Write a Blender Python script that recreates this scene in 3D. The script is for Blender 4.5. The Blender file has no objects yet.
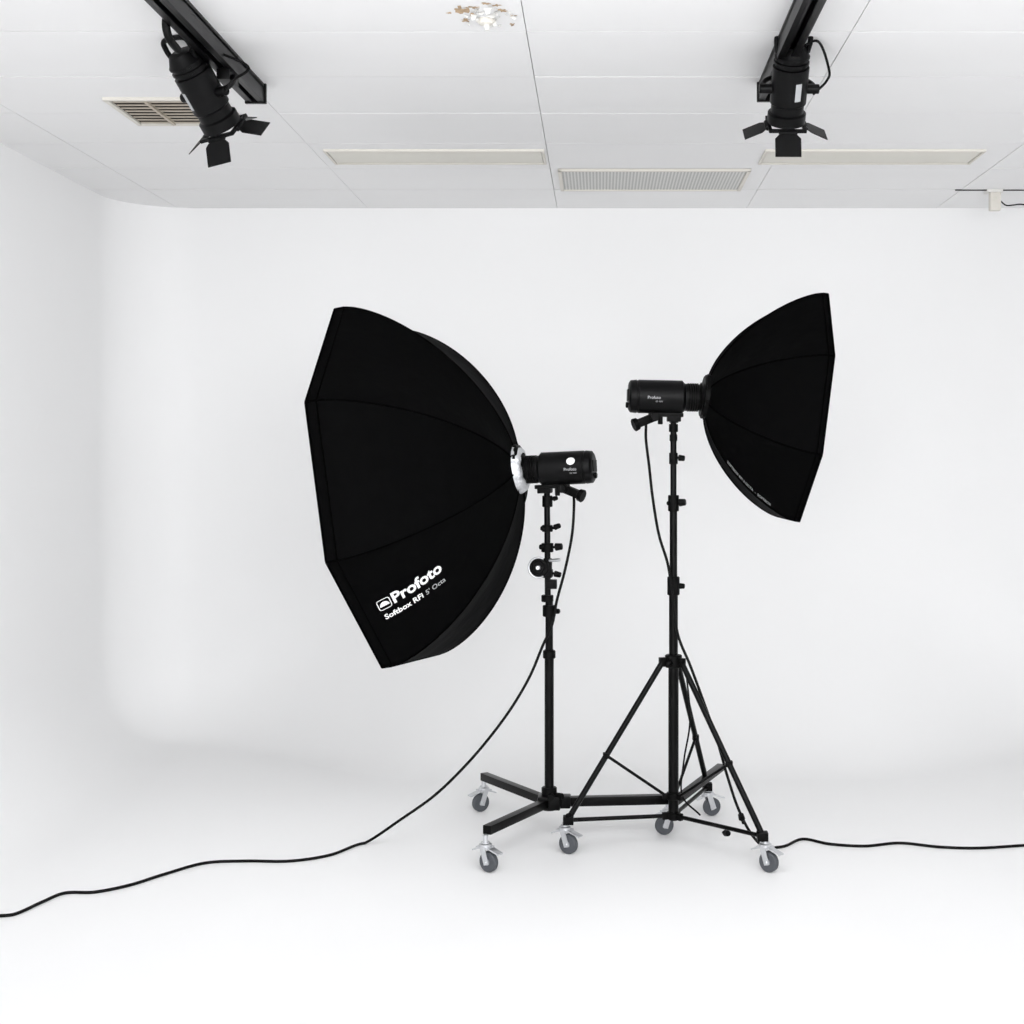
import bpy, bmesh, math, random
from mathutils import Vector, Matrix
random.seed(4)
S=bpy.context.scene
S.view_settings.view_transform='Standard'
S.view_settings.look='None'
F=1400.0; VX=600.0; VY=455.0; CH=1.7; H=3.224

# ---------------------------------------------------------------- materials
def mat(name,col,rough=.5,metal=0,spec=.5,bump=None,noise=None,coat=0,emit=None):
    m=bpy.data.materials.new(name); m.use_nodes=True
    nt=m.node_tree; b=nt.nodes['Principled BSDF']
    b.inputs['Base Color'].default_value=(*col,1)
    b.inputs['Roughness'].default_value=rough
    b.inputs['Metallic'].default_value=metal
    b.inputs['Specular IOR Level'].default_value=spec
    if coat: b.inputs['Coat Weight'].default_value=coat
    tc=nt.nodes.new('ShaderNodeTexCoord')
    if noise:
        sc,amt=noise
        n=nt.nodes.new('ShaderNodeTexNoise'); n.inputs['Scale'].default_value=sc; n.inputs['Detail'].default_value=5
        nt.links.new(tc.outputs['Object'],n.inputs['Vector'])
        r=nt.nodes.new('ShaderNodeMapRange'); r.inputs['From Min'].default_value=.3; r.inputs['From Max'].default_value=.7
        r.inputs['To Min'].default_value=1-amt; r.inputs['To Max'].default_value=1+amt*.3
        nt.links.new(n.outputs['Fac'],r.inputs['Value'])
        mx=nt.nodes.new('ShaderNodeVectorMath'); mx.operation='SCALE'; mx.inputs[0].default_value=col
        nt.links.new(r.outputs['Result'],mx.inputs['Scale'])
        nt.links.new(mx.outputs['Vector'],b.inputs['Base Color'])
    if bump:
        sc,st=bump
        n=nt.nodes.new('ShaderNodeTexNoise'); n.inputs['Scale'].default_value=sc; n.inputs['Detail'].default_value=4
        nt.links.new(tc.outputs['Object'],n.inputs['Vector'])
        bp=nt.nodes.new('ShaderNodeBump'); bp.inputs['Strength'].default_value=st; bp.inputs['Distance'].default_value=.02
        nt.links.new(n.outputs['Fac'],bp.inputs['Height']); nt.links.new(bp.outputs['Normal'],b.inputs['Normal'])
    return m
M_wall=mat('white_cyc_paint',(.955,.955,.957),.5,spec=.3,noise=(1.5,.012))
M_floor=M_wall
M_ceil=mat('ceiling_tile_paint',(.93,.928,.93),.8,spec=.2,noise=(1.0,.02))
M_gap=mat('tile_gap',(.42,.42,.42),.9)
M_fab=mat('black_softbox_fabric',(.0010,.0010,.0011),.8,spec=.035,bump=(5,.6))
M_fab2=mat('black_fabric_trim',(.0005,.0005,.0005),.85,spec=.02)
M_diff=mat('white_diffuser',(.85,.85,.85),.9)
M_silver=mat('silver_lining',(.66,.67,.69),.35,metal=.6,bump=(60,.6))
M_body=mat('black_strobe_shell',(.0015,.0015,.0017),.42,spec=.12)
M_metal=mat('black_painted_steel',(.001,.001,.001),.3,spec=.12)
M_plast=mat('black_plastic',(.0015,.0015,.0015),.5,spec=.09)
M_chrome=mat('zinc_plate',(.62,.63,.65),.28,metal=.9)
M_wheel=mat('grey_rubber',(.065,.07,.08),.6)
M_hub=mat('wheel_hub_grey',(.24,.25,.27),.5)
M_white=mat('white_print',(.85,.85,.85),.6)
M_grey=mat('grey_print',(.38,.38,.39),.6)
M_cable=mat('black_cable',(.002,.002,.002),.5,spec=.12)
M_vent=mat('beige_vent',(.50,.44,.36),.6)
M_ventd=mat('vent_shade',(.04,.028,.02),.8)  # shade inside the vent put into the colour
M_panel=mat('prismatic_panel',(.74,.72,.65),.4,noise=(3,.04))
M_frame=mat('cream_frame',(.76,.73,.67),.6)
M_wp=mat('white_plastic',(.80,.79,.76),.45)
M_peel=mat('peeled_board',(.58,.42,.27),.9,noise=(40,.4))
M_spot=mat('spot_black',(.0018,.0018,.002),.38,spec=.13)
M_spotg=mat('spot_label',(.38,.39,.40),.5)
# perforated grille
def grillemat():
    m=bpy.data.materials.new('perforated_grille'); m.use_nodes=True; nt=m.node_tree; b=nt.nodes['Principled BSDF']
    tc=nt.nodes.new('ShaderNodeTexCoord'); v=nt.nodes.new('ShaderNodeTexVoronoi'); v.inputs['Scale'].default_value=55; v.inputs['Randomness'].default_value=0
    nt.links.new(tc.outputs['Object'],v.inputs['Vector'])
    r=nt.nodes.new('ShaderNodeMapRange'); r.inputs['From Min'].default_value=.25; r.inputs['From Max'].default_value=.4
    nt.links.new(v.outputs['Distance'],r.inputs['Value'])
    mx=nt.nodes.new('ShaderNodeMix'); mx.data_type='RGBA'
    mx.inputs[6].default_value=(.32,.32,.31,1); mx.inputs[7].default_value=(.72,.72,.70,1)
    nt.links.new(r.outputs['Result'],mx.inputs[0]); nt.links.new(mx.outputs[2],b.inputs['Base Color'])
    b.inputs['Roughness'].default_value=.6
    return m
M_grille=grillemat()

# ---------------------------------------------------------------- helpers
class Grp:
    def __init__(s,name,loc=(0,0,0)):
        s.e=bpy.data.objects.new(name,None); s.e.location=loc; s.e.empty_display_size=.1
        S.collection.objects.link(s.e); s.inv=Matrix.Translation(Vector(loc)).inverted()
    def add(s,o):
        o.parent=s.e; o.matrix_parent_inverse=s.inv; return o
def obj(name,verts,faces,m,g=None,smooth=True,ang=35):
    me=bpy.data.meshes.new(name); me.from_pydata([tuple(v) for v in verts],[],faces)
    bm=bmesh.new(); bm.from_mesh(me); bmesh.ops.recalc_face_normals(bm,faces=bm.faces)
    if smooth:
        for f in bm.faces: f.smooth=True
        for e in bm.edges:
            if len(e.link_faces)==2 and e.calc_face_angle(0)>math.radians(ang): e.smooth=False
    bm.to_mesh(me); bm.free()
    me.materials.append(m)
    o=bpy.data.objects.new(name,me); S.collection.objects.link(o)
    if g: g.add(o)
    return o
def frame(axis,up=(0,0,1)):
    x=Vector(axis).normalized(); u=Vector(up)
    if abs(x.dot(u))>.995: u=Vector((0,1,0))
    y=u.cross(x).normalized(); z=x.cross(y)
    return Matrix((x,y,z)).transposed()
def mframe(orig,axis,up=(0,0,1)):
    return Matrix.Translation(Vector(orig)) @ frame(axis,up).to_4x4()
def lathe_d(prof,M,seg=28,V=None,Fc=None):
    V=[] if V is None else V; Fc=[] if Fc is None else Fc
    base=len(V); n=len(prof)
    for (x,r) in prof:
        r=max(r,1e-4)
        for k in range(seg):
            a=2*math.pi*k/seg; V.append(M@Vector((x,r*math.cos(a),r*math.sin(a))))
    for i in range(n-1):
        for k in range(seg):
            a=base+i*seg+k; b=base+i*seg+(k+1)%seg
            Fc.append((a,b,b+seg,a+seg))
    Fc.append(tuple(base+k for k in range(seg))[::-1]); Fc.append(tuple(base+(n-1)*seg+k for k in range(seg)))
    return V,Fc
def lathe(name,prof,M,m,g=None,seg=28): 
    V,Fc=lathe_d(prof,M,seg); return obj(name,V,Fc,m,g)
def rod_d(p0,p1,r,V,Fc,r1=None,seg=16):
    p0=Vector(p0);p1=Vector(p1); L=(p1-p0).length; b=min(.0025,r*.3)
    r1=r if r1 is None else r1
    lathe_d([(0,r-b),(b,r),(L-b,r1),(L,r1-b)],mframe(p0,p1-p0),seg,V,Fc)
def rods(name,lst,m,g,seg=16):
    V=[];Fc=[]
    for t in lst: rod_d(t[0],t[1],t[2],V,Fc,t[3] if len(t)>3 else None,seg)
    return obj(name,V,Fc,m,g)
def box_d(M,sx,sy,sz,V,Fc,b=.003):
    b=min(b,sx*.3,sy*.3,sz*.3)
    bm=bmesh.new(); bmesh.ops.create_cube(bm,size=1)
    for v in bm.verts: v.co=Vector((v.co.x*sx,v.co.y*sy,v.co.z*sz))
    if b>0: bmesh.ops.bevel(bm,geom=list(bm.edges),offset=b,segments=2,affect='EDGES',profile=.7)
    base=len(V); bm.verts.index_update()
    for v in bm.verts: V.append(M@v.co)
    for f in bm.faces: Fc.append(tuple(base+v.index for v in f.verts))
    bm.free()
def box(name,M,s,m,g=None,b=.003):
    V=[];Fc=[]; 
    if not isinstance(M,Matrix): M=Matrix.Translation(Vector(M))
    box_d(M,*s,V,Fc,b); return obj(name,V,Fc,m,g)
def boxes(name,lst,m,g=None,b=.003):
    V=[];Fc=[]
    for M,s in lst:
        if not isinstance(M,Matrix): M=Matrix.Translation(Vector(M))
        box_d(M,*s,V,Fc,b)
    return obj(name,V,Fc,m,g)
def beam(p0,p1,w,h):
    p0=Vector(p0);p1=Vector(p1)
    return (mframe((p0+p1)/2,p1-p0),((p1-p0).length,w,h))
def spline(pts,n=10):
    P=[Vector(p) for p in pts]; P=[2*P[0]-P[1]]+P+[2*P[-1]-P[-2]]; out=[]
    for i in range(1,len(P)-2):
        for k in range(n):
            t=k/n; a,b,c,d=P[i-1],P[i],P[i+1],P[i+2]
            out.append(.5*((2*b)+(c-a)*t+(2*a-5*b+4*c-d)*t*t+(3*b-a-3*c+d)*t**3))
    out.append(P[-2]); return out
def tube(name,pts,r,m,g=None,seg=10,n=10,zmin=None):
    P=spline(pts,n)
    if zmin is not None:
        for p in P: p.z=max(p.z,zmin)
    V=[];Fc=[]; T=(P[1]-P[0]).normalized(); N=T.orthogonal().normalized()
    for i,p in enumerate(P):
        T=(P[min(i+1,len(P)-1)]-P[max(i-1,0)]).normalized()
        N=(N-T*N.dot(T)).normalized(); B=T.cross(N)
        for k in range(seg):
            a=2*math.pi*k/seg; V.append(p+r*(N*math.cos(a)+B*math.sin(a)))
    for i in range(len(P)-1):
        for k in range(seg):
            a=i*seg+k;b=i*seg+(k+1)%seg; Fc.append((a,b,b+seg,a+seg))
    Fc.append(tuple(range(seg))); Fc.append(tuple((len(P)-1)*seg+k for k in range(seg)))
    return obj(name,V,Fc,m,g,ang=80)
def textmesh(name,body,width,fn,m,g,bold=.0,space=1.0):
    cu=bpy.data.curves.new(name,'FONT'); cu.body=body; cu.size=1; cu.offset=bold; cu.space_character=space; cu.resolution_u=3
    o=bpy.data.objects.new(name+'_tmp',cu); S.collection.objects.link(o)
    dg=bpy.context.evaluated_depsgraph_get(); dg.update()
    me=bpy.data.meshes.new_from_object(o.evaluated_get(dg))
    bpy.data.objects.remove(o)
    xs=[v.co.x for v in me.vertices]; k=width/(max(xs)-min(xs)); x0=min(xs)
    for v in me.vertices: v.co=fn((v.co.x-x0)*k,v.co.y*k)
    me.materials.clear(); me.materials.append(m)
    o=bpy.data.objects.new(name,me); S.collection.objects.link(o); g.add(o); return o

# ---------------------------------------------------------------- room
XL,XR,YB,Y0=-2.93,3.45,8.64,-4.0
RS,RB=.55,1.3; RC=.45
def prof(R,rc): 
    # offset is limited near the plan corner so the inner edge never folds
    return [(R-R*math.sin(a),R-R*math.cos(a)) for a in [math.pi/2*i/22 for i in range(23)]]+[(0,z) for z in (1.5,2.0,2.8,H)]
def sweep(name,path):
    V=[];Fc=[];n=len(prof(1,1))
    for (p,nrm,R) in path:
        for (o,z) in prof(R,RC): V.append((p[0]+nrm[0]*o,p[1]+nrm[1]*o,z))
    for i in range(len(path)-1):
        for k in range(n-1):
            a=i*n+k; Fc.append((a,a+1,a+n+1,a+n))
    return obj(name,V,Fc,M_wall,ang=60)
RK=.44
def rs(y): 
    e=max(0,min(1,(YB-RC-y)/1.2)); e=e*e*(3-2*e); return RK+(RS-RK)*e
ylist=[Y0+(YB-RC-1.2-Y0)*i/6 for i in range(7)]+[YB-RC-1.2+1.2*i/10 for i in range(1,11)]
sweep('wall_left',[((XL,y),(1,0),rs(y)) for y in ylist])
sweep('wall_right',[((XR,y),(-1,0),rs(y)) for y in ylist])
path=[]
for i in range(25):
    a=math.pi/2*i/24; path.append(((XL+RC-RC*math.cos(a),YB-RC+RC*math.sin(a)),(math.cos(a),-math.sin(a)),RK))
xa,xb=XL+RC,XR-RC
for i in range(1,40):
    t=i/40; x=xa+(xb-xa)*t; e=min(1,min(x-xa,xb-x)/1.6); e=e*e*(3-2*e)
    path.append(((x,YB),(0,-1),RK+(RB-RK)*e))
for i in range(25):
    a=math.pi/2*i/24; path.append(((XR-RC+RC*math.sin(a),YB-RC+RC*math.cos(a)),(-math.sin(a),-math.cos(a)),RK))
sweep('wall_back',path)
obj('floor',[(XL,Y0,0),(XR,Y0,0),(XR,YB,0),(XL,YB,0)],[(0,1,2,3)],M_floor)
# ceiling: individual tiles over a backing board
V=[];Fc=[]
gx,gy=.003,.009
xs=[-.265+1.17*k for k in range(-2,5)]
xs=[XL-.1]+[x for x in xs if XL<x<XR]+[XR+.1]
ys=[YB-.6*k for k in range(0,22)]
for i in range(len(xs)-1):
    for j in range(len(ys)-1):
        z=H+random.uniform(-.001,.001)
        a,b=xs[i]+gx/2,xs[i+1]-gx/2; d,c=ys[j]-gy/2,ys[j+1]+gy/2
        box_d(Matrix.Translation(((a+b)/2,(c+d)/2,z+.01)),b-a,d-c,.02,V,Fc,0)
ce=obj('ceiling',V,Fc,M_ceil,smooth=False)
ce.data.materials.append(M_gap)
bm=bmesh.new(); bm.from_mesh(ce.data)
vs=[bm.verts.new(p) for p in ((XL-.3,Y0-.3,H+.018),(XR+.3,Y0-.3,H+.018),(XR+.3,YB+.3,H+.018),(XL-.3,YB+.3,H+.018))]
f=bm.faces.new(vs); f.material_index=1; bm.to_mesh(ce.data); bm.free()

# ---------------------------------------------------------------- ceiling fittings
def panel(x0,x1,y0,y1):
    g=Grp('ceiling_light_panel',((x0+x1)/2,(y0+y1)/2,H)); cx,cy=(x0+x1)/2,(y0+y1)/2; w,d=x1-x0,y1-y0
    box('diffuser',(cx,cy,H-.004),(w-.02,d-.02,.006),M_panel,g,.001)
    boxes('trim_frame',[((cx,y0,H-.006),(w+.012,.012,.012)),((cx,y1,H-.006),(w+.012,.012,.012)),((x0,cy,H-.006),(.012,d,.012)),((x1,cy,H-.006),(.012,d,.012))],M_frame,g,.002)
panel(-1.375,-.285,6.98,7.29)
panel(.83,1.92,6.98,7.29)
g=Grp('air_return_grille',(.29,7.73,H))
gx0,gx1=-.215,.795; gc_=(gx0+gx1)/2; gw=gx1-gx0
box('perforated_plate',(gc_,7.735,H-.004),(gw-.02,.56,.006),M_grille,g,.001)
boxes('frame',[((gc_,7.46,H-.007),(gw+.02,.02,.014)),((gc_,8.01,H-.007),(gw+.02,.02,.014)),((gx0,7.735,H-.007),(.02,.57,.014)),((gx1,7.735,H-.007),(.02,.57,.014))],M_frame,g,.002)
g=Grp('ceiling_air_vent',(-1.9,6.18,H))
vx0,vx1,vy0,vy1=-2.11,-1.62,5.97,6.42
cx,cy=(vx0+vx1)/2,(vy0+vy1)/2
box('duct_shade_sheet',(cx,cy,H-.002),(vx1-vx0-.02,vy1-vy0-.02,.004),M_ventd,g,.0)  # solid dark sheet painted as the shade behind the louvres
L=[]
for i in range(8):
    y=vy0+.04+(vy1-vy0-.08)*i/7
    L.append(((cx,y,H-.009),(vx1-vx0-.04,.015,.003)))
L.append(((cx-.08,cy,H-.011),(.012,vy1-vy0-.04,.014)))
boxes('louvres',L,M_vent,g,.0005)
boxes('frame',[((cx,vy0,H-.007),(vx1-vx0+.02,.02,.014)),((cx,vy1,H-.007),(vx1-vx0+.02,.02,.014)),((vx0,cy,H-.007),(.02,vy1-vy0,.014)),((vx1,cy,H-.007),(.02,vy1-vy0,.014))],M_frame,g,.002)
# sprinkler rosette remnant with flaking paint around it
g=Grp('smoke_detector',(-.40,4.90,H))
lathe('base',[(0,.034),(.006,.034),(.010,.028),(.016,.024),(.020,.012),(.020,.0)],mframe((-.40,4.90,H),(0,0,-1)),M_frame,g)
lathe('sensor_cap',[(.018,.010),(.034,.009),(.038,.006),(.038,0)],mframe((-.40,4.90,H),(.15,0,-1)),M_wp,g)
g2=Grp('peeled_ceiling_paint',(-.4,4.9,H))
V=[];Fc=[]
for (px,py,r,el) in [(-.475,4.79,.020,1.6),(-.43,4.76,.016,.7),(-.335,4.79,.015,1.1),(-.30,4.85,.009,.8),(-.47,4.90,.014,1.3),(-.31,4.95,.010,1.5),(-.385,4.72,.013,.8),(-.35,4.74,.018,.6),(-.44,4.84,.010,1.5),(-.52,4.82,.008,1)]:
    b=len(V); V.append((px,py,H-.003)); n=17
    for k in range(n):
        a=2*math.pi*k/n; q=r*random.uniform(.35,1.6); V.append((px+q*math.cos(a),py+q*el*math.sin(a),H-.002))
    for k in range(n): Fc.append((b,b+1+k,b+1+(k+1)%n))
obj('peeled_patches',V,Fc,M_peel,g2,False)
V=[];Fc=[]
for i in range(26):
    a=random.uniform(0,6.28); q=random.uniform(.03,.10); px,py=-.40+q*math.cos(a)*1.0,4.86+q*1.2*math.sin(a)
    w_=random.uniform(.008,.02); h_=random.uniform(.006,.018); t=random.uniform(0,6.28); ux,uy=math.cos(t),math.sin(t); b=len(V)
    V+=[(px-uy*w_,py+ux*w_,H-.002),(px+uy*w_*.7,py-ux*w_*.8,H-.002),(px+ux*w_-uy*w_*.5,py+uy*w_+ux*w_*.5,H-.002-h_),(px+ux*w_*1.2+uy*w_*.3,py+uy*w_*1.2-ux*w_*.3,H-.002-h_*.7)]
    Fc.append((b,b+1,b+3,b+2))
obj('paint_flakes',V,Fc,M_wp,g2,False)
sx,sy=2.265,8.06
g=Grp('motion_sensor',(sx,sy,H))
box('mount_plate',(sx,sy,H-.008),(.09,.08,.016),M_wp,g)
box('housing',(sx+.005,sy-.01,H-.068),(.062,.05,.105),M_frame,g,.010)
box('window',(sx,sy-.037,H-.055),(.022,.006,.025),M_panel,g,.002)
tube('wire',[(sx+.03,sy,H-.05),(sx+.07,sy,H-.085),(sx+.12,sy+.03,H-.08),(sx+.18,sy+.06,H-.07),(sx+.30,sy+.08,H-.08)],.004,M_cable,g)
box('tile_gap_strip_1',(2.74,8.04,H-.003),(1.4,.012,.006),M_cable,None,.001)  # dark strip standing in for a wider gap between tiles

# tracks
def track(X,yend):
    g=Grp('ceiling_track',(X,3,H))
    w,h=.075,.075
    L=(yend-Y0)
    boxes('rail',[((X,(yend+Y0)/2,H-.012),(w,L,.024)),((X-w/2+.008,(yend+Y0)/2,H-h/2-.006),(.016,L,h-.012)),((X+w/2-.008,(yend+Y0)/2,H-h/2-.006),(.016,L,h-.012)),
        ((X-w/2+.02,(yend+Y0)/2,H-h+.003),(.014,L,.006)),((X+w/2-.02,(yend+Y0)/2,H-h+.003),(.014,L,.006))],M_spot,g,.001)
    box('end_cap',(X,yend+.005,H-h/2),(w+.012,.02,h+.01),M_spot,g)
track(-1.415,5.75); track(.685,5.72)

def spotlight(track_x,y,c,d,handle,cord,roll=0,sc=1.1):
    g=Grp('track_spotlight',(track_x,y,H-.08))
    c=Vector(c); d=Vector(d).normalized(); M=mframe(c,d)@Matrix.Scale(sc,4)
    lathe('housing',[(-.165,0),(-.165,.03),(-.160,.045),(-.13,.060),(-.125,.064),(-.118,.064),(-.116,.057),(-.106,.057),(-.104,.064),(-.096,.064),(-.094,.057),(-.085,.057),(-.083,.066),(.05,.066),(.055,.060),(.085,.060),(.09,.070),(.125,.070),(.128,.064),(.128,0)],M,M_spot,g,32)
    lathe('lens_bezel',[(.124,.05),(.131,.05),(.131,.0)],M,M_spotg,g)
    L=[]
    fx=.135
    MR=M@Matrix.Rotation(math.radians(roll),4,'X')
    for s in (-1,1):
        L.append((MR@Matrix.Translation((fx,s*.063,0)),(.012,.012,.135)))
        L.append((MR@Matrix.Translation((fx,0,s*.063)),(.012,.135,.012)))
    V=[];Fc=[]
    for k,(w1,op) in enumerate(((.090,66),(.095,60),(.090,66),(.095,42))):
        B=MR@Matrix.Rotation(math.pi/2*k,4,'X')@Matrix.Translation((fx+.004,.070,0))
        T=B@Matrix.Rotation(math.radians(op),4,'Z')
        b=len(V)
        for th in (-.0015,.0015):
            for (x_,z_) in ((.008,-w1*.36),(.022,-w1*.5),(.090,-w1*.5),(.090,w1*.5),(.022,w1*.5),(.008,w1*.36)): V.append(T@Vector((x_,th,z_)))
        Fc.append(tuple(b+i for i in range(6))); Fc.append(tuple(b+6+i for i in range(6)))
        for i in range(6): Fc.append((b+i,b+(i+1)%6,b+6+(i+1)%6,b+6+i))
        L.append((B,(.014,.014,.05)))
        rod_d(B@Vector((0,0,-.034)),B@Vector((0,0,.034)),.008,V,Fc)
    obj('barn_door_leaves',V,Fc,M_spot,g,False)
    boxes('barn_door_frame',L,M_spot,g,.001)
    side=(M.to_3x3()@Vector((0,1,0))); side.z=0; side.normalize()
    top=Vector((track_x,y,H-.085))
    pts=[c+side*.085,c+side*.094+(top-c)*.35,c+side*.060+(top-c)*.8,c+(top-c)*.92,c-side*.060+(top-c)*.8,c-side*.094+(top-c)*.35,c-side*.085]
    tube('yoke',pts,.010,M_spot,g)
    rods('pivot_knobs',[(c+side*.055,c+side*.112,.018),(c-side*.055,c-side*.112,.018)],M_spot,g)
    box('track_adapter',(track_x,y,H-.09),(.05,.13,.045),M_spot,g)
    rods('stem',[(top,c+(top-c)*.85,.012)],M_spot,g)
    ax=d; a=c-ax*.14
    tube('rear_handle',[a+side*.055,a+side*.062-ax*.05,a+side*.045-ax*.085,a-side*.045-ax*.085,a-side*.062-ax*.05,a-side*.055],.010,M_spot,g)
    V=[];Fc=[]
    for i in range(6):
        an=math.radians(-122+i*4)
        for xx in (-.04,.025): V.append(M@Vector((xx,.0675*math.cos(an)*handle,.0675*math.sin(an))))
    for i in range(5): Fc.append((2*i,2*i+1,2*i+3,2*i+2))
    obj('label',V,Fc,M_spotg,g)
    tube('lamp_cord',[c-ax*.15-side*.02*cord,c-ax*.18-side*.09*cord,(c+top)/2-side*.16*cord+Vector((0,0,.05)),c-side*.14*cord+Vector((0,0,.03)),c-side*.09*cord+Vector((0,0,-.02))],.005,M_cable,g)
    return g
spotlight(-1.415,5.32,(-1.475,5.22,3.045),(.30,.52,-.66),-1,1,-12,1.08)
spotlight(.70,5.32,(.705,5.22,3.065),(-.01,.50,-.70),1,1,0,1.03)
def W(px,py,d): s=F/d; return ((px-VX)/s,d,CH-(py-VY)/s)
def G(px,py,z=.006):
    s=(py-VY)/(CH-z); d=F/s; return ((px-VX)/s,d,z)
gt=Grp('track_feed_cable',(-1.47,4.7,H))
tube('cord',[W(186,2,4.72),W(171,8,4.72),W(166,22,4.74),W(169,38,4.76),W(178,50,4.85)],.014,M_cable,gt)

# ---------------------------------------------------------------- casters
def caster(g,x,y,top,yaw,i,r=.042):
    off=Vector((math.cos(yaw),math.sin(yaw),0)); side=Vector((-off.y,off.x,0))
    c=Vector((x,y,r))+off*.018
    M=mframe(c,side)
    lathe('caster_tyre_%d'%i,[(-.014,r*.62),(-.014,r*.9),(-.009,r),(.009,r),(.014,r*.9),(.014,r*.62)],M,M_wheel,g,32)
    lathe('caster_hub_%d'%i,[(-.016,.005),(-.016,r*.3),(-.0115,r*.4),(-.0115,r*.66),(.0115,r*.66),(.0115,r*.4),(.016,r*.3),(.016,.005)],M,M_hub,g,24)
    V=[];Fc=[]
    for s in (-1,1):
        a=c+side*s*.02; b=Vector((x,y,2*r+.012))+side*s*.02
        m_=(a+b)/2; 
        box_d(mframe(m_,b-a,off),(b-a).length+.02,.003,.026,V,Fc,.001)
    T=Matrix.Translation((x,y,2*r+.016))@Matrix.Rotation(yaw,4,'Z')
    box_d(T,.060,.048,.008,V,Fc,.002)
    lathe_d([(0,.026),(.012,.026),(.016,.018),(.02,.018)],mframe((x,y,2*r+.016),(0,0,1)),20,V,Fc)
    box_d(Matrix.Translation(Vector((x,y,2*r+.006))+off*.05)@Matrix.Rotation(yaw,4,'Z')@Matrix.Rotation(math.radians(18),4,'Y'),.06,.034,.006,V,Fc,.001)
    box_d(Matrix.Translation(Vector((x,y,2*r+.004))-off*.04)@Matrix.Rotation(yaw,4,'Z')@Matrix.Rotation(math.radians(-18),4,'Y'),.045,.03,.005,V,Fc,.001)
    rod_d(c-side*.026,c+side*.026,.007,V,Fc)
    if top>2*r+.03: rod_d((x,y,2*r+.02),(x,y,top),.011,V,Fc)
    obj('caster_fork_%d'%i,V,Fc,M_chrome,g)

def knob(c,d,V,Fc,r=.016,l=.045):
    c=Vector(c);d=Vector(d).normalized()
    rod_d(c,c+d*l*.5,.006,V,Fc); rod_d(c+d*l*.45,c+d*l,r,V,Fc,r*.85,12)
def collar(z,x,y,h,r,V,Fc):
    lathe_d([(0,r*.9),(.003,r),(h-.003,r),(h,r*.9)],mframe((x,y,z),(0,0,1)),24,V,Fc)

# ---------------------------------------------------------------- stand A (left, low base)
ax_,ay_=-.225,6.20
g=Grp('rolling_light_stand',(ax_,ay_,0))
V=[];Fc=[]
rod_d((ax_,ay_,.13),(ax_,ay_,.84),.0205,V,Fc)
rod_d((ax_,ay_,.80),(ax_,ay_,1.08),.017,V,Fc)
rod_d((ax_-.006,ay_,1.05),(ax_-.01,ay_,1.57),.0135,V,Fc)
obj('pole',V,Fc,M_metal,g)
V=[];Fc=[]
for z,h,r in ((.13,.10,.034),(.80,.035,.028),(.985,.05,.029),(1.05,.03,.027),(1.16,.035,.025),(1.27,.04,.027),(1.36,.03,.024),(1.47,.05,.023),(1.535,.03,.024)):
    collar(z,ax_-(.008 if z>1.04 else 0),ay_,h,r,V,Fc)
knob((ax_,ay_,1.29),(1,-.2,.1),V,Fc,.017,.06); knob((ax_,ay_,1.18),(1,-.3,-.2),V,Fc,.014,.055)
knob((ax_,ay_,1.01),(1,-.4,0),V,Fc,.013,.05); knob((ax_,ay_,1.37),(-1,-.4,.2),V,Fc,.012,.04); knob((ax_,ay_,1.5),(1,-.2,.3),V,Fc,.011,.04)
knob((ax_,ay_,1.37),(1,-.3,.4),V,Fc,.013,.055); knob((ax_,ay_,1.29),(-1,-.3,.1),V,Fc,.013,.045)
knob((ax_,ay_,1.21),(-1,-.5,.2),V,Fc,.015,.06)
knob((ax_,ay_,.19),(.2,-1,.1),V,Fc,.018,.06); knob((ax_,ay_,.19),(1,-.6,.1),V,Fc,.018,.07)
obj('collars_and_knobs',V,Fc,M_plast,g)
boxes('clamp_block',[((ax_-.02,ay_-.01,1.20),(.065,.05,.085)),((ax_+.01,ay_-.02,1.13),(.05,.05,.04))],M_plast,g,.006)
lathe('clamp_wheel',[(0,.0),(0,.043),(.004,.047),(.012,.047),(.016,.043),(.016,.030),(.010,.026),(.010,0)],mframe((ax_-.045,ay_-.03,1.205),(-.15,-1,.05)),M_plast,g)
Mw=mframe((ax_-.045,ay_-.048,1.205),(-.15,-1,.05))
ring=[Mw@Vector((.0,.044*math.cos(t),.044*math.sin(t))) for t in [math.radians(60+i*20) for i in range(13)]]
tube('chrome_arc',ring,.0045,M_chrome,g)
rods('clamp_bolt',[(Mw@Vector((-.02,0,0)),Mw@Vector((.02,0,0)),.010),(Vector((ax_,ay_-.03,1.235)),Vector((ax_+.05,ay_-.05,1.24)),.007)],M_chrome,g)
zb=.165
bl=(-.555,6.69);fl=(-.468,5.72);rt=(.305,6.28)
hub=Vector((ax_,ay_,zb))
def ext(p,k=.03):
    v=Vector((p[0],p[1],zb)); return v+(v-hub).normalized()*k
boxes('base_legs',[beam(hub,ext(bl,.0),.038,.036),beam(hub,ext(fl,-.01),.038,.036),beam(hub,ext((.33,6.25),.02),.042,.04)],M_metal,g,.003)
boxes('base_cross_leg',[beam((.32,6.17,zb),(.585,6.76,zb+.03),.036,.03)],M_metal,g,.003)
boxes('hub_block',[(hub.to_tuple(),(.10,.09,.06)),((ax_+.07,ay_+.01,zb),(.05,.06,.055))],M_metal,g,.008)
caster(g,bl[0],bl[1],zb-.015,math.radians(215),1)
caster(g,fl[0],fl[1],zb-.015,math.radians(-35),2)
caster(g,rt[0],rt[1],zb-.015,math.radians(200),3)

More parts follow.
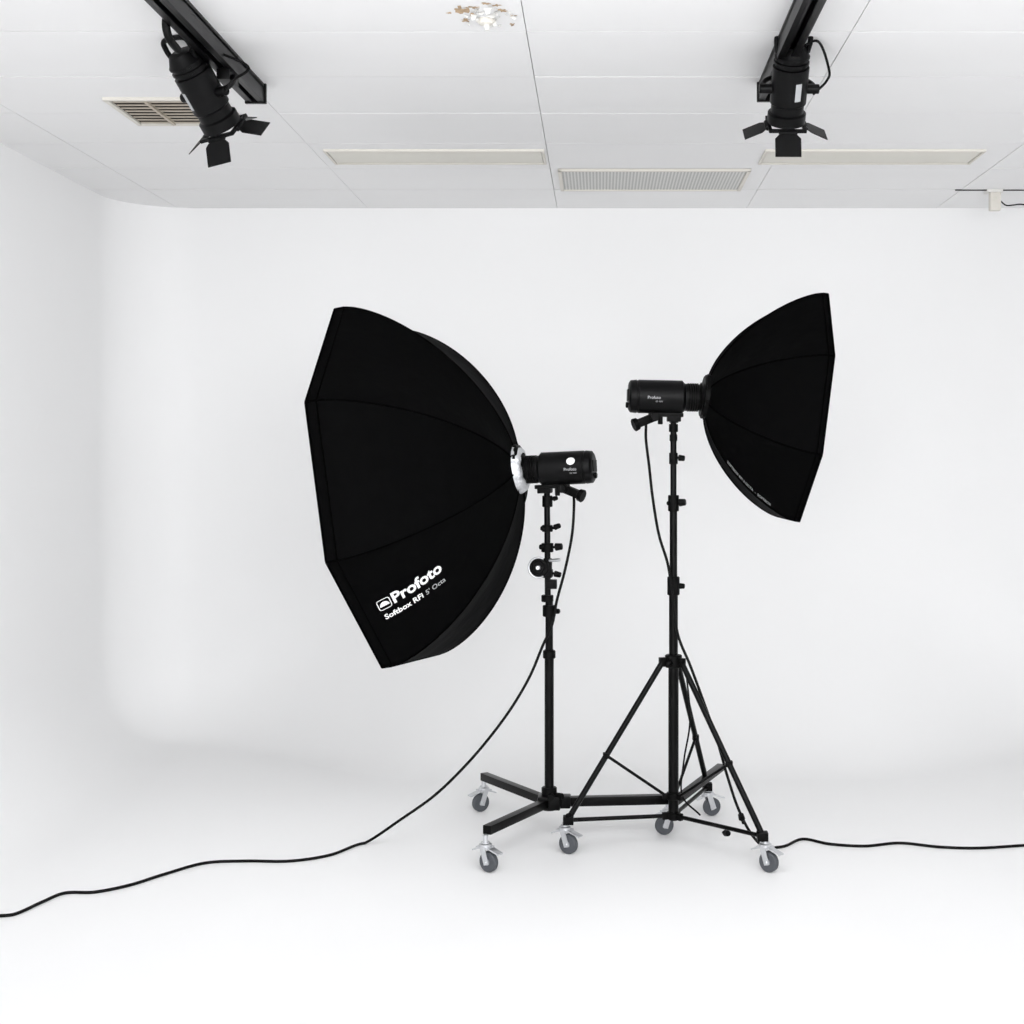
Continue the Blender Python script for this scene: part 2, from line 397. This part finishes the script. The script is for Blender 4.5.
# ---------------------------------------------------------------- stand B (right, tripod)
bx,by=.32,6.10
g=Grp('rolling_light_stand',(bx,by,0))
V=[];Fc=[]
rod_d((bx,by,.11),(bx,by,.83),.0225,V,Fc)
rod_d((bx,by,.80),(bx,by,1.13),.0195,V,Fc)
rod_d((bx,by,1.10),(bx,by,1.50),.0165,V,Fc)
rod_d((bx,by,1.47),(bx,by,1.84),.0135,V,Fc)
obj('pole',V,Fc,M_metal,g)
V=[];Fc=[]
for z,h,r in ((.115,.03,.031),(.20,.03,.031),(.775,.055,.037),(1.09,.08,.027),(1.455,.07,.024),(1.66,.05,.019),(1.76,.03,.017),(1.80,.035,.02)):
    collar(z,bx,by,h,r,V,Fc)
knob((bx,by,1.13),(1,-.3,0),V,Fc,.013,.05);knob((bx,by,1.49),(1,-.3,.1),V,Fc,.017,.055);knob((bx,by,1.49),(-1,-.3,0),V,Fc,.010,.03)
knob((bx,by,1.69),(1,-.2,-.1),V,Fc,.014,.05); knob((bx,by,.80),(-.5,-1,0),V,Fc,.014,.055)
feet=[(-.15,5.98),(.675,5.72),(.51,6.60)]
col=Vector((bx,by,0)); rl=[];br=[];fit=[]
for i,(fx,fy) in enumerate(feet):
    d=(Vector((fx,fy,0))-col).normalized()
    top=col+d*.05+Vector((0,0,.80)); bot=Vector((fx,fy,.145))-d*.015
    rl.append((top,bot+ (bot-top).normalized()*.01,.0125))
    mid=top.lerp(bot,.60)
    br.append((mid,col+d*.03+Vector((0,0,.215)),.0065))
    br.append((bot+Vector((0,0,-.005)),col+d*.03+Vector((0,0,.13)),.009))
    fit.append(beam(col+d*.02+Vector((0,0,.80)),col+d*.065+Vector((0,0,.80)),.022,.04))
    fit.append(beam(mid-Vector((0,0,.012)),mid+Vector((0,0,.012)),.03,.03))
    fit.append((Matrix.Translation((fx-d.x*.015,fy-d.y*.015,.14)),(.045,.045,.035)))
    fit.append(beam(col+d*.02+Vector((0,0,.13)),col+d*.05+Vector((0,0,.13)),.02,.03))
    fit.append(beam(col+d*.02+Vector((0,0,.215)),col+d*.05+Vector((0,0,.215)),.018,.025))
    caster(g,fx,fy,.135,math.radians((-30,-40,20)[i]),i+1)
knob(Vector(feet[1]+(.16,))-Vector((.08,-.09,-.01)),(-.3,-.4,1),V,Fc,.014,.05)
knob(Vector(feet[1]+(.12,))-Vector((.16,-.14,0)),(.3,-1,.2),V,Fc,.014,.06)
knob(Vector(feet[0]+(.15,)),(.6,-.6,.5),V,Fc,.012,.04)
obj('collars_and_knobs',V,Fc,M_plast,g)
rods('tripod_legs',rl,M_metal,g); rods('leg_braces',br,M_metal,g); boxes('leg_fittings',fit,M_plast,g,.003)

# ---------------------------------------------------------------- strobe heads
def strobe(ring,n,near,pole_top,dot):
    g=Grp('studio_strobe_light',pole_top)
    M=mframe(ring,n)
    lathe('housing',[(-.335,0),(-.335,.052),(-.333,.060),(-.326,.070),(-.300,.073),(-.297,.0705),(-.293,.0705),(-.290,.073),(-.10,.073),(-.095,.067),(-.088,.060),(-.075,.060)],M,M_body,g,48)
    p=[(-.078,.056)]
    for i in range(5):
        x=-.076+i*.010; p+=[(x,.062),(x+.006,.062),(x+.007,.055),(x+.0095,.055)]
    p+=[(-.022,.060),(-.018,.066),(-.016,.066),(-.014,.055)]
    lathe('mount_collar',p,M,M_plast,g,40)
    V=[];Fc=[]
    box_d(M@Matrix.Translation((-.336,0,.005)),.006,.075,.05,V,Fc,.002)
    rod_d(M@Vector((-.335,0,-.038)),M@Vector((-.345,0,-.038)),.013,V,Fc)
    for s in (-1,1): rod_d(M@Vector((-.335,s*.028,-.034)),M@Vector((-.341,s*.028,-.034)),.006,V,Fc)
    obj('control_panel',V,Fc,M_plast,g)
    V=[];Fc=[]
    px=(M.inverted()@Vector(pole_top)).x
    box_d(M@Matrix.Translation((px-.035,0,-.078)),.15,.05,.018,V,Fc,.004)
    box_d(M@Matrix.Translation((px,0,-.092)),.06,.045,.03,V,Fc,.005)
    pt=Vector(pole_top)
    rod_d(pt-Vector((0,0,.03)),pt+Vector((0,0,.03)),.02,V,Fc)
    a=M@Vector((px-.085,0,-.088)); b=M@Vector((px-.165,near*.02,-.122))
    box_d(mframe((a+b)/2,b-a),(b-a).length,.038,.036,V,Fc,.006)
    rod_d(M@Vector((px-.085,-.04,-.088)),M@Vector((px-.085,.04,-.088)),.02,V,Fc)
    rod_d(b-(b-a)*.10,b+(b-a)*.15,.027,V,Fc,.029)
    rod_d(M@Vector((px-.06,near*.012,-.075)),M@Vector((px-.06,near*.012,-.12)),.011,V,Fc)
    obj('tilt_bracket',V,Fc,M_plast,g)
    def wrap(x0,z0,flip):
        def fn(u,v):
            an=(z0+v)/.073
            xx=x0+(-u if flip else u)
            return M@Vector((xx,near*.0738*math.cos(an),.0738*math.sin(an)))
        return fn
    flip=(near>0)
    textmesh('label_text','Profoto',.055,wrap(-.215 if flip else -.255,-.012,flip),M_grey,g,.01)
    textmesh('label_subtext','D2 1000',.03,wrap(-.24 if flip else -.22,-.026,flip),M_grey,g,0)
    if dot:
        W_=wrap(-.245,.030,True)
        V=[W_(0,0)]+[W_(.019*math.cos(2*math.pi*k/24),.017*math.sin(2*math.pi*k/24)) for k in range(24)]
        obj('round_sticker',V,[(0,1+k,1+(k+1)%24) for k in range(24)],M_white,g)
    return M
ringA=Vector((-.352,6.18,1.634)); thA=math.radians(12)
def dirv(sx,th,ph): return Vector((sx*math.cos(th)*math.cos(ph),math.sin(th)*math.cos(ph),-math.sin(ph)))
nA=dirv(-1,thA,math.radians(2.5)); nAs=dirv(-1,math.radians(11),math.radians(9.3))
strobe(ringA,nA,1,(-.235,6.20,1.57),True)
ringB=Vector((.457,6.11,1.950)); thB=math.radians(3)
nB=dirv(1,thB,math.radians(1.0)); nBs=dirv(1,thB,math.radians(7.2))
strobe(ringB,nB,-1,(.322,6.10,1.87),False)

# ---------------------------------------------------------------- softboxes
def softbox(ring,n,L,Rr,near,roll,lip,ea,er):
    g=Grp('octagonal_softbox',ring)
    M=mframe(ring,n)@Matrix.Rotation(math.radians(roll),4,'X')
    r0=.085; NT=24; NW=8
    def prof_(t):
        a=L*t**ea; r=r0+(Rr-r0)*(1-(1-t)**er)
        return a,r
    def P(k,w,t,out=0):
        a,r=prof_(t)
        A0=math.radians(22.5+45*k);A1=A0+math.radians(45)
        p0=Vector((0,math.cos(A0),math.sin(A0)));p1=Vector((0,math.cos(A1),math.sin(A1)))
        q=p0.lerp(p1,w)*r
        sag=.028*Rr*math.sin(math.pi*w)*math.sin(math.pi*min(1,t*1.0))
        q=q*(1-sag/max(q.length,.05)); 
        cen=p0.lerp(p1,.5).normalized()
        q=q+cen*out
        return M@(Vector((a+.01-out*.5,0,0))+q)
    V=[];Fc=[]
    for k in range(8):
        b=len(V)
        for i in range(NT+1):
            for j in range(NW+1): V.append(P(k,j/NW,i/NT))
        for i in range(NT):
            for j in range(NW):
                a=b+i*(NW+1)+j; Fc.append((a,a+1,a+NW+2,a+NW+1))
        b2=len(V)
        for j in range(NW+1):
            p=M.inverted()@P(k,j/NW,1); V.append(M@(p+Vector((lip,0,0))))
        for j in range(NW): Fc.append((b+NT*(NW+1)+j,b+NT*(NW+1)+j+1,b2+j+1,b2+j))
    o=obj('shell',V,Fc,M_fab,g,ang=25)
    bm=bmesh.new(); bm.from_mesh(o.data); bmesh.ops.remove_doubles(bm,verts=bm.verts,dist=.0005)
    bmesh.ops.recalc_face_normals(bm,faces=bm.faces)
    for e in bm.edges:
        e.smooth = not(len(e.link_faces)==2 and e.calc_face_angle(0)>math.radians(14))
    bm.to_mesh(o.data); bm.free()
    V=[];Fc=[]
    for k in range(8):
        pts=[P(k,0,i/NT) for i in range(NT+1)]
        for i in range(NT): rod_d(pts[i],pts[i+1],.0045,V,Fc,None,6)
        a=[M@((M.inverted()@P(k,w,1))+Vector((dx,0,0))) for w,dx in ((0,0),(1,0),(0,lip),(1,lip))]
        rod_d(a[0],a[1],.004,V,Fc,None,6); rod_d(a[2],a[3],.005,V,Fc,None,6)
        rod_d(a[0],a[2],.005,V,Fc,None,6)
    obj('seam_piping',V,Fc,M_fab2,g)
    V=[M@Vector((L+.01+lip*.4,Rr*.985*math.cos(math.radians(22.5+45*k)),Rr*.985*math.sin(math.radians(22.5+45*k)))) for k in range(8)]
    obj('front_diffuser',V,[tuple(range(8))],M_diff,g,False)
    lathe('speed_ring',[(-.012,.068),(-.012,.088),(-.006,.094),(.014,.094),(.018,.088),(.018,.068)],M,M_plast,g,32)
    V=[];Fc=[]
    for k in range(8):
        A=math.radians(22.5+45*k); box_d(M@Matrix.Rotation(A,4,'X')@Matrix.Translation((.010,.092,0)),.030,.018,.022,V,Fc,.004)
    obj('rod_sockets',V,Fc,M_plast,g)
    return g,M,P,prof_
gA,MA,PA,prA=softbox(ringA+Vector((0,0,.016)),nAs,.583,.84,1,3.5,.045,1.54,1.42)
def arc_map(P,k,fromrim):
    N=200; tab=[0]; pts=[P(k,.5,1-i/N) if fromrim else P(k,.5,i/N) for i in range(N+1)]
    for i in range(N): tab.append(tab[-1]+(pts[i+1]-pts[i]).length)
    def t_of(s):
        for i in range(N):
            if tab[i+1]>=s: return (i+(s-tab[i])/(tab[i+1]-tab[i]))/N
        return 1
    def fn(s,v,w0,sgn):
        t=t_of(s); t=1-t if fromrim else t
        wid=(P(k,0,t)-P(k,1,t)).length
        return P(k,w0+sgn*v/wid,t,.005)
    return fn
fa=arc_map(PA,-2,True)
textmesh('logo_text','Profoto',.240,lambda u,v:fa(u+.127,v*1.05,.50,1),M_white,gA,.03)
textmesh('logo_subtext','Softbox RFi',.18,lambda u,v:fa(u+.067,v-.058,.50,1),M_white,gA,.025)
textmesh('logo_size_text',"5' Octa",.10,lambda u,v:fa(u+.262,v-.058,.50,1),M_spotg,gA,.01)
V=[];Fc=[]
E0=.059
def quadstrip(pts,w):
    n=len(pts);b=len(V)
    for i in range(n):
        x,y=pts[i]; x0,y0=pts[(i-1)%n]; x1,y1=pts[(i+1)%n]
        dx,dy=x1-x0,y1-y0; l=math.hypot(dx,dy) or 1
        V.append(fa(x+dy/l*w+E0,y-dx/l*w,.50,1)); V.append(fa(x-dy/l*w+E0,y+dx/l*w,.50,1))
    for i in range(n): j=(i+1)%n; Fc.append((b+2*i,b+2*i+1,b+2*j+1,b+2*j))
sq=[]
for cx_,cy_,a0 in ((.048,.040,0),(.012,.040,90),(.012,.004,180),(.048,.004,270)):
    for q in (0,45,90): a=math.radians(a0+q); sq.append((cx_+.009*math.cos(a),cy_+.009*math.sin(a)))
quadstrip(sq,.0018)
b=len(V); V.append(fa(.030+E0,.012,.50,1))
for i in range(13):
    a=math.pi*i/12; V.append(fa(.030+.021*math.cos(a)+E0,.012+.024*math.sin(a),.50,1))
for i in range(12): Fc.append((b,b+1+i,b+2+i))
obj('logo_emblem',V,Fc,M_white,gA,False)
V=[];Fc=[]
seg=64
MS=Matrix.Translation((0,0,-.012))@MA
prf=[(-.024,.070),(-.023,.084),(-.018,.092),(-.008,.099),(.006,.106),(.016,.110)]
for i,(x,r) in enumerate(prf):
    for k in range(seg):
        a=2*math.pi*k/seg; rr=r*(1+.008*math.sin(k*1.7)*(i>0)+random.uniform(-.005,.005)); xx=x+.002*math.sin(k*.9)+random.uniform(-.001,.001)
        V.append(MS@Vector((xx,rr*math.cos(a),rr*math.sin(a))))
for i in range(len(prf)-1):
    for k in range(seg):
        a=i*seg+k;b=i*seg+(k+1)%seg; Fc.append((a,b,b+seg,a+seg))
obj('silver_inner_sleeve',V,Fc,M_silver,gA,ang=40)
gB,MB,PB,prB=softbox(ringB+Vector((0,0,.006)),nBs,.410,.525,-1,0,.022,1.44,1.36)
fb=arc_map(PB,4,False)
textmesh('edge_text','SOFTBOX RFi 3 OCTA  -  SOFTBOX',.26,lambda u,v:fb(u+.22,v,.96,-1),M_grey,gB,.0)
# ---------------------------------------------------------------- cables
gc=Grp('power_cable',G(270,862))
pts=[W(573,490,6.17),W(574,505,6.16),W(572,535,6.14),W(565,570,6.14),W(557,600,6.15),W(552,625,6.15),W(543,645,6.15),W(530,676,6.14),W(512,707,6.12),W(490,737,6.1),W(465,766,6.09),W(435,795,6.07),W(400,820,6.05),
 G(365,843),G(330,855),G(290,861),G(245,861),G(205,863),G(165,874),G(130,885),G(95,892),G(65,893),G(42,902),G(15,914),G(-8,917),G(-30,928)]
tube('cord',pts,.0062,M_cable,gc,zmin=.006)
gc=Grp('power_cable',G(850,846))
pts=[W(646,424,6.08),W(646,440,6.07),W(649,465,6.06),W(653,500,6.06),W(659,535,6.06),W(668,565,6.06),W(673,600,6.065),W(678,635,6.06),W(690,665,6.04),W(703,700,6.02),W(717,740,6.0),W(727,775,5.97),W(738,808,5.93),W(752,835,5.90),
 G(768,849),G(785,846),G(803,839),G(830,844),G(865,846),G(900,843),G(940,847),G(980,848),G(1030,845),G(1100,842)]
tube('cord',pts,.0062,M_cable,gc,zmin=.006)
gc=Grp('sync_cable',(.37,6.15,0))
tube('cord',[W(686,670,6.13),W(690,720,6.14),W(684,760,6.15),W(682,795,6.15),W(700,815,6.0)],.004,M_cable,gc,zmin=.006)

# ---------------------------------------------------------------- lights
w=bpy.data.worlds.new('studio_world'); S.world=w; w.use_nodes=True
w.node_tree.nodes['Background'].inputs['Color'].default_value=(.985,.992,1,1)
w.node_tree.nodes['Background'].inputs['Strength'].default_value=.92
def orient(o,loc,tgt):
    o.location=loc; o.rotation_euler=(Vector(tgt)-Vector(loc)).to_track_quat('-Z','Y').to_euler()
def area(name,loc,tgt,sx,sy,p,col=(1,1,1)):
    l=bpy.data.lights.new(name,'AREA'); l.shape='RECTANGLE'; l.size=sx; l.size_y=sy; l.energy=p; l.color=col
    o=bpy.data.objects.new(name,l); S.collection.objects.link(o); orient(o,loc,tgt); return o
def spot(name,loc,tgt,p,ang,rad):
    l=bpy.data.lights.new(name,'SPOT'); l.energy=p; l.spot_size=math.radians(ang); l.spot_blend=1; l.shadow_soft_size=rad; l.color=(.985,.99,1)
    o=bpy.data.objects.new(name,l); S.collection.objects.link(o); orient(o,loc,tgt); return o
C=(.988,.992,1)
area('studio_key_bank',(.3,-3.4,1.8),(.3,7,1.6),5.5,2.6,205,C)
area('added_overhead_fill',(.25,3.7,3.12),(.25,7.2,0),5.0,.8,31,C)  # unseen lamp added to brighten the middle of the floor
area('added_bounce_fill',(.25,1.6,2.45),(.25,4.6,4.6),4.5,.8,42,C)  # added out of view to light the ceiling and bounce onto the floor
spot('added_flood_fill',(-.3,3.2,2.5),(-2.9,6.6,.7),60,85,.4)  # added fill that brightens the left wall
spot('added_flood_fill',(.3,3.3,2.5),(-.2,7.1,0),70,85,.5)  # added fill that lifts the far floor
spot('added_flood_fill',(2.1,3.3,2.5),(2.2,6.9,0),30,80,.4)  # second added fill for the far floor, right side
# camera
cd=bpy.data.cameras.new('camera'); cd.sensor_width=36; cd.lens=F/1024*36; cd.shift_x=-(VX-512)/1024; cd.shift_y=-(512-VY)/1024
cd.clip_start=.05
co=bpy.data.objects.new('camera',cd); S.collection.objects.link(co); co.location=(0,0,CH); co.rotation_euler=(math.pi/2,0,0); S.camera=co
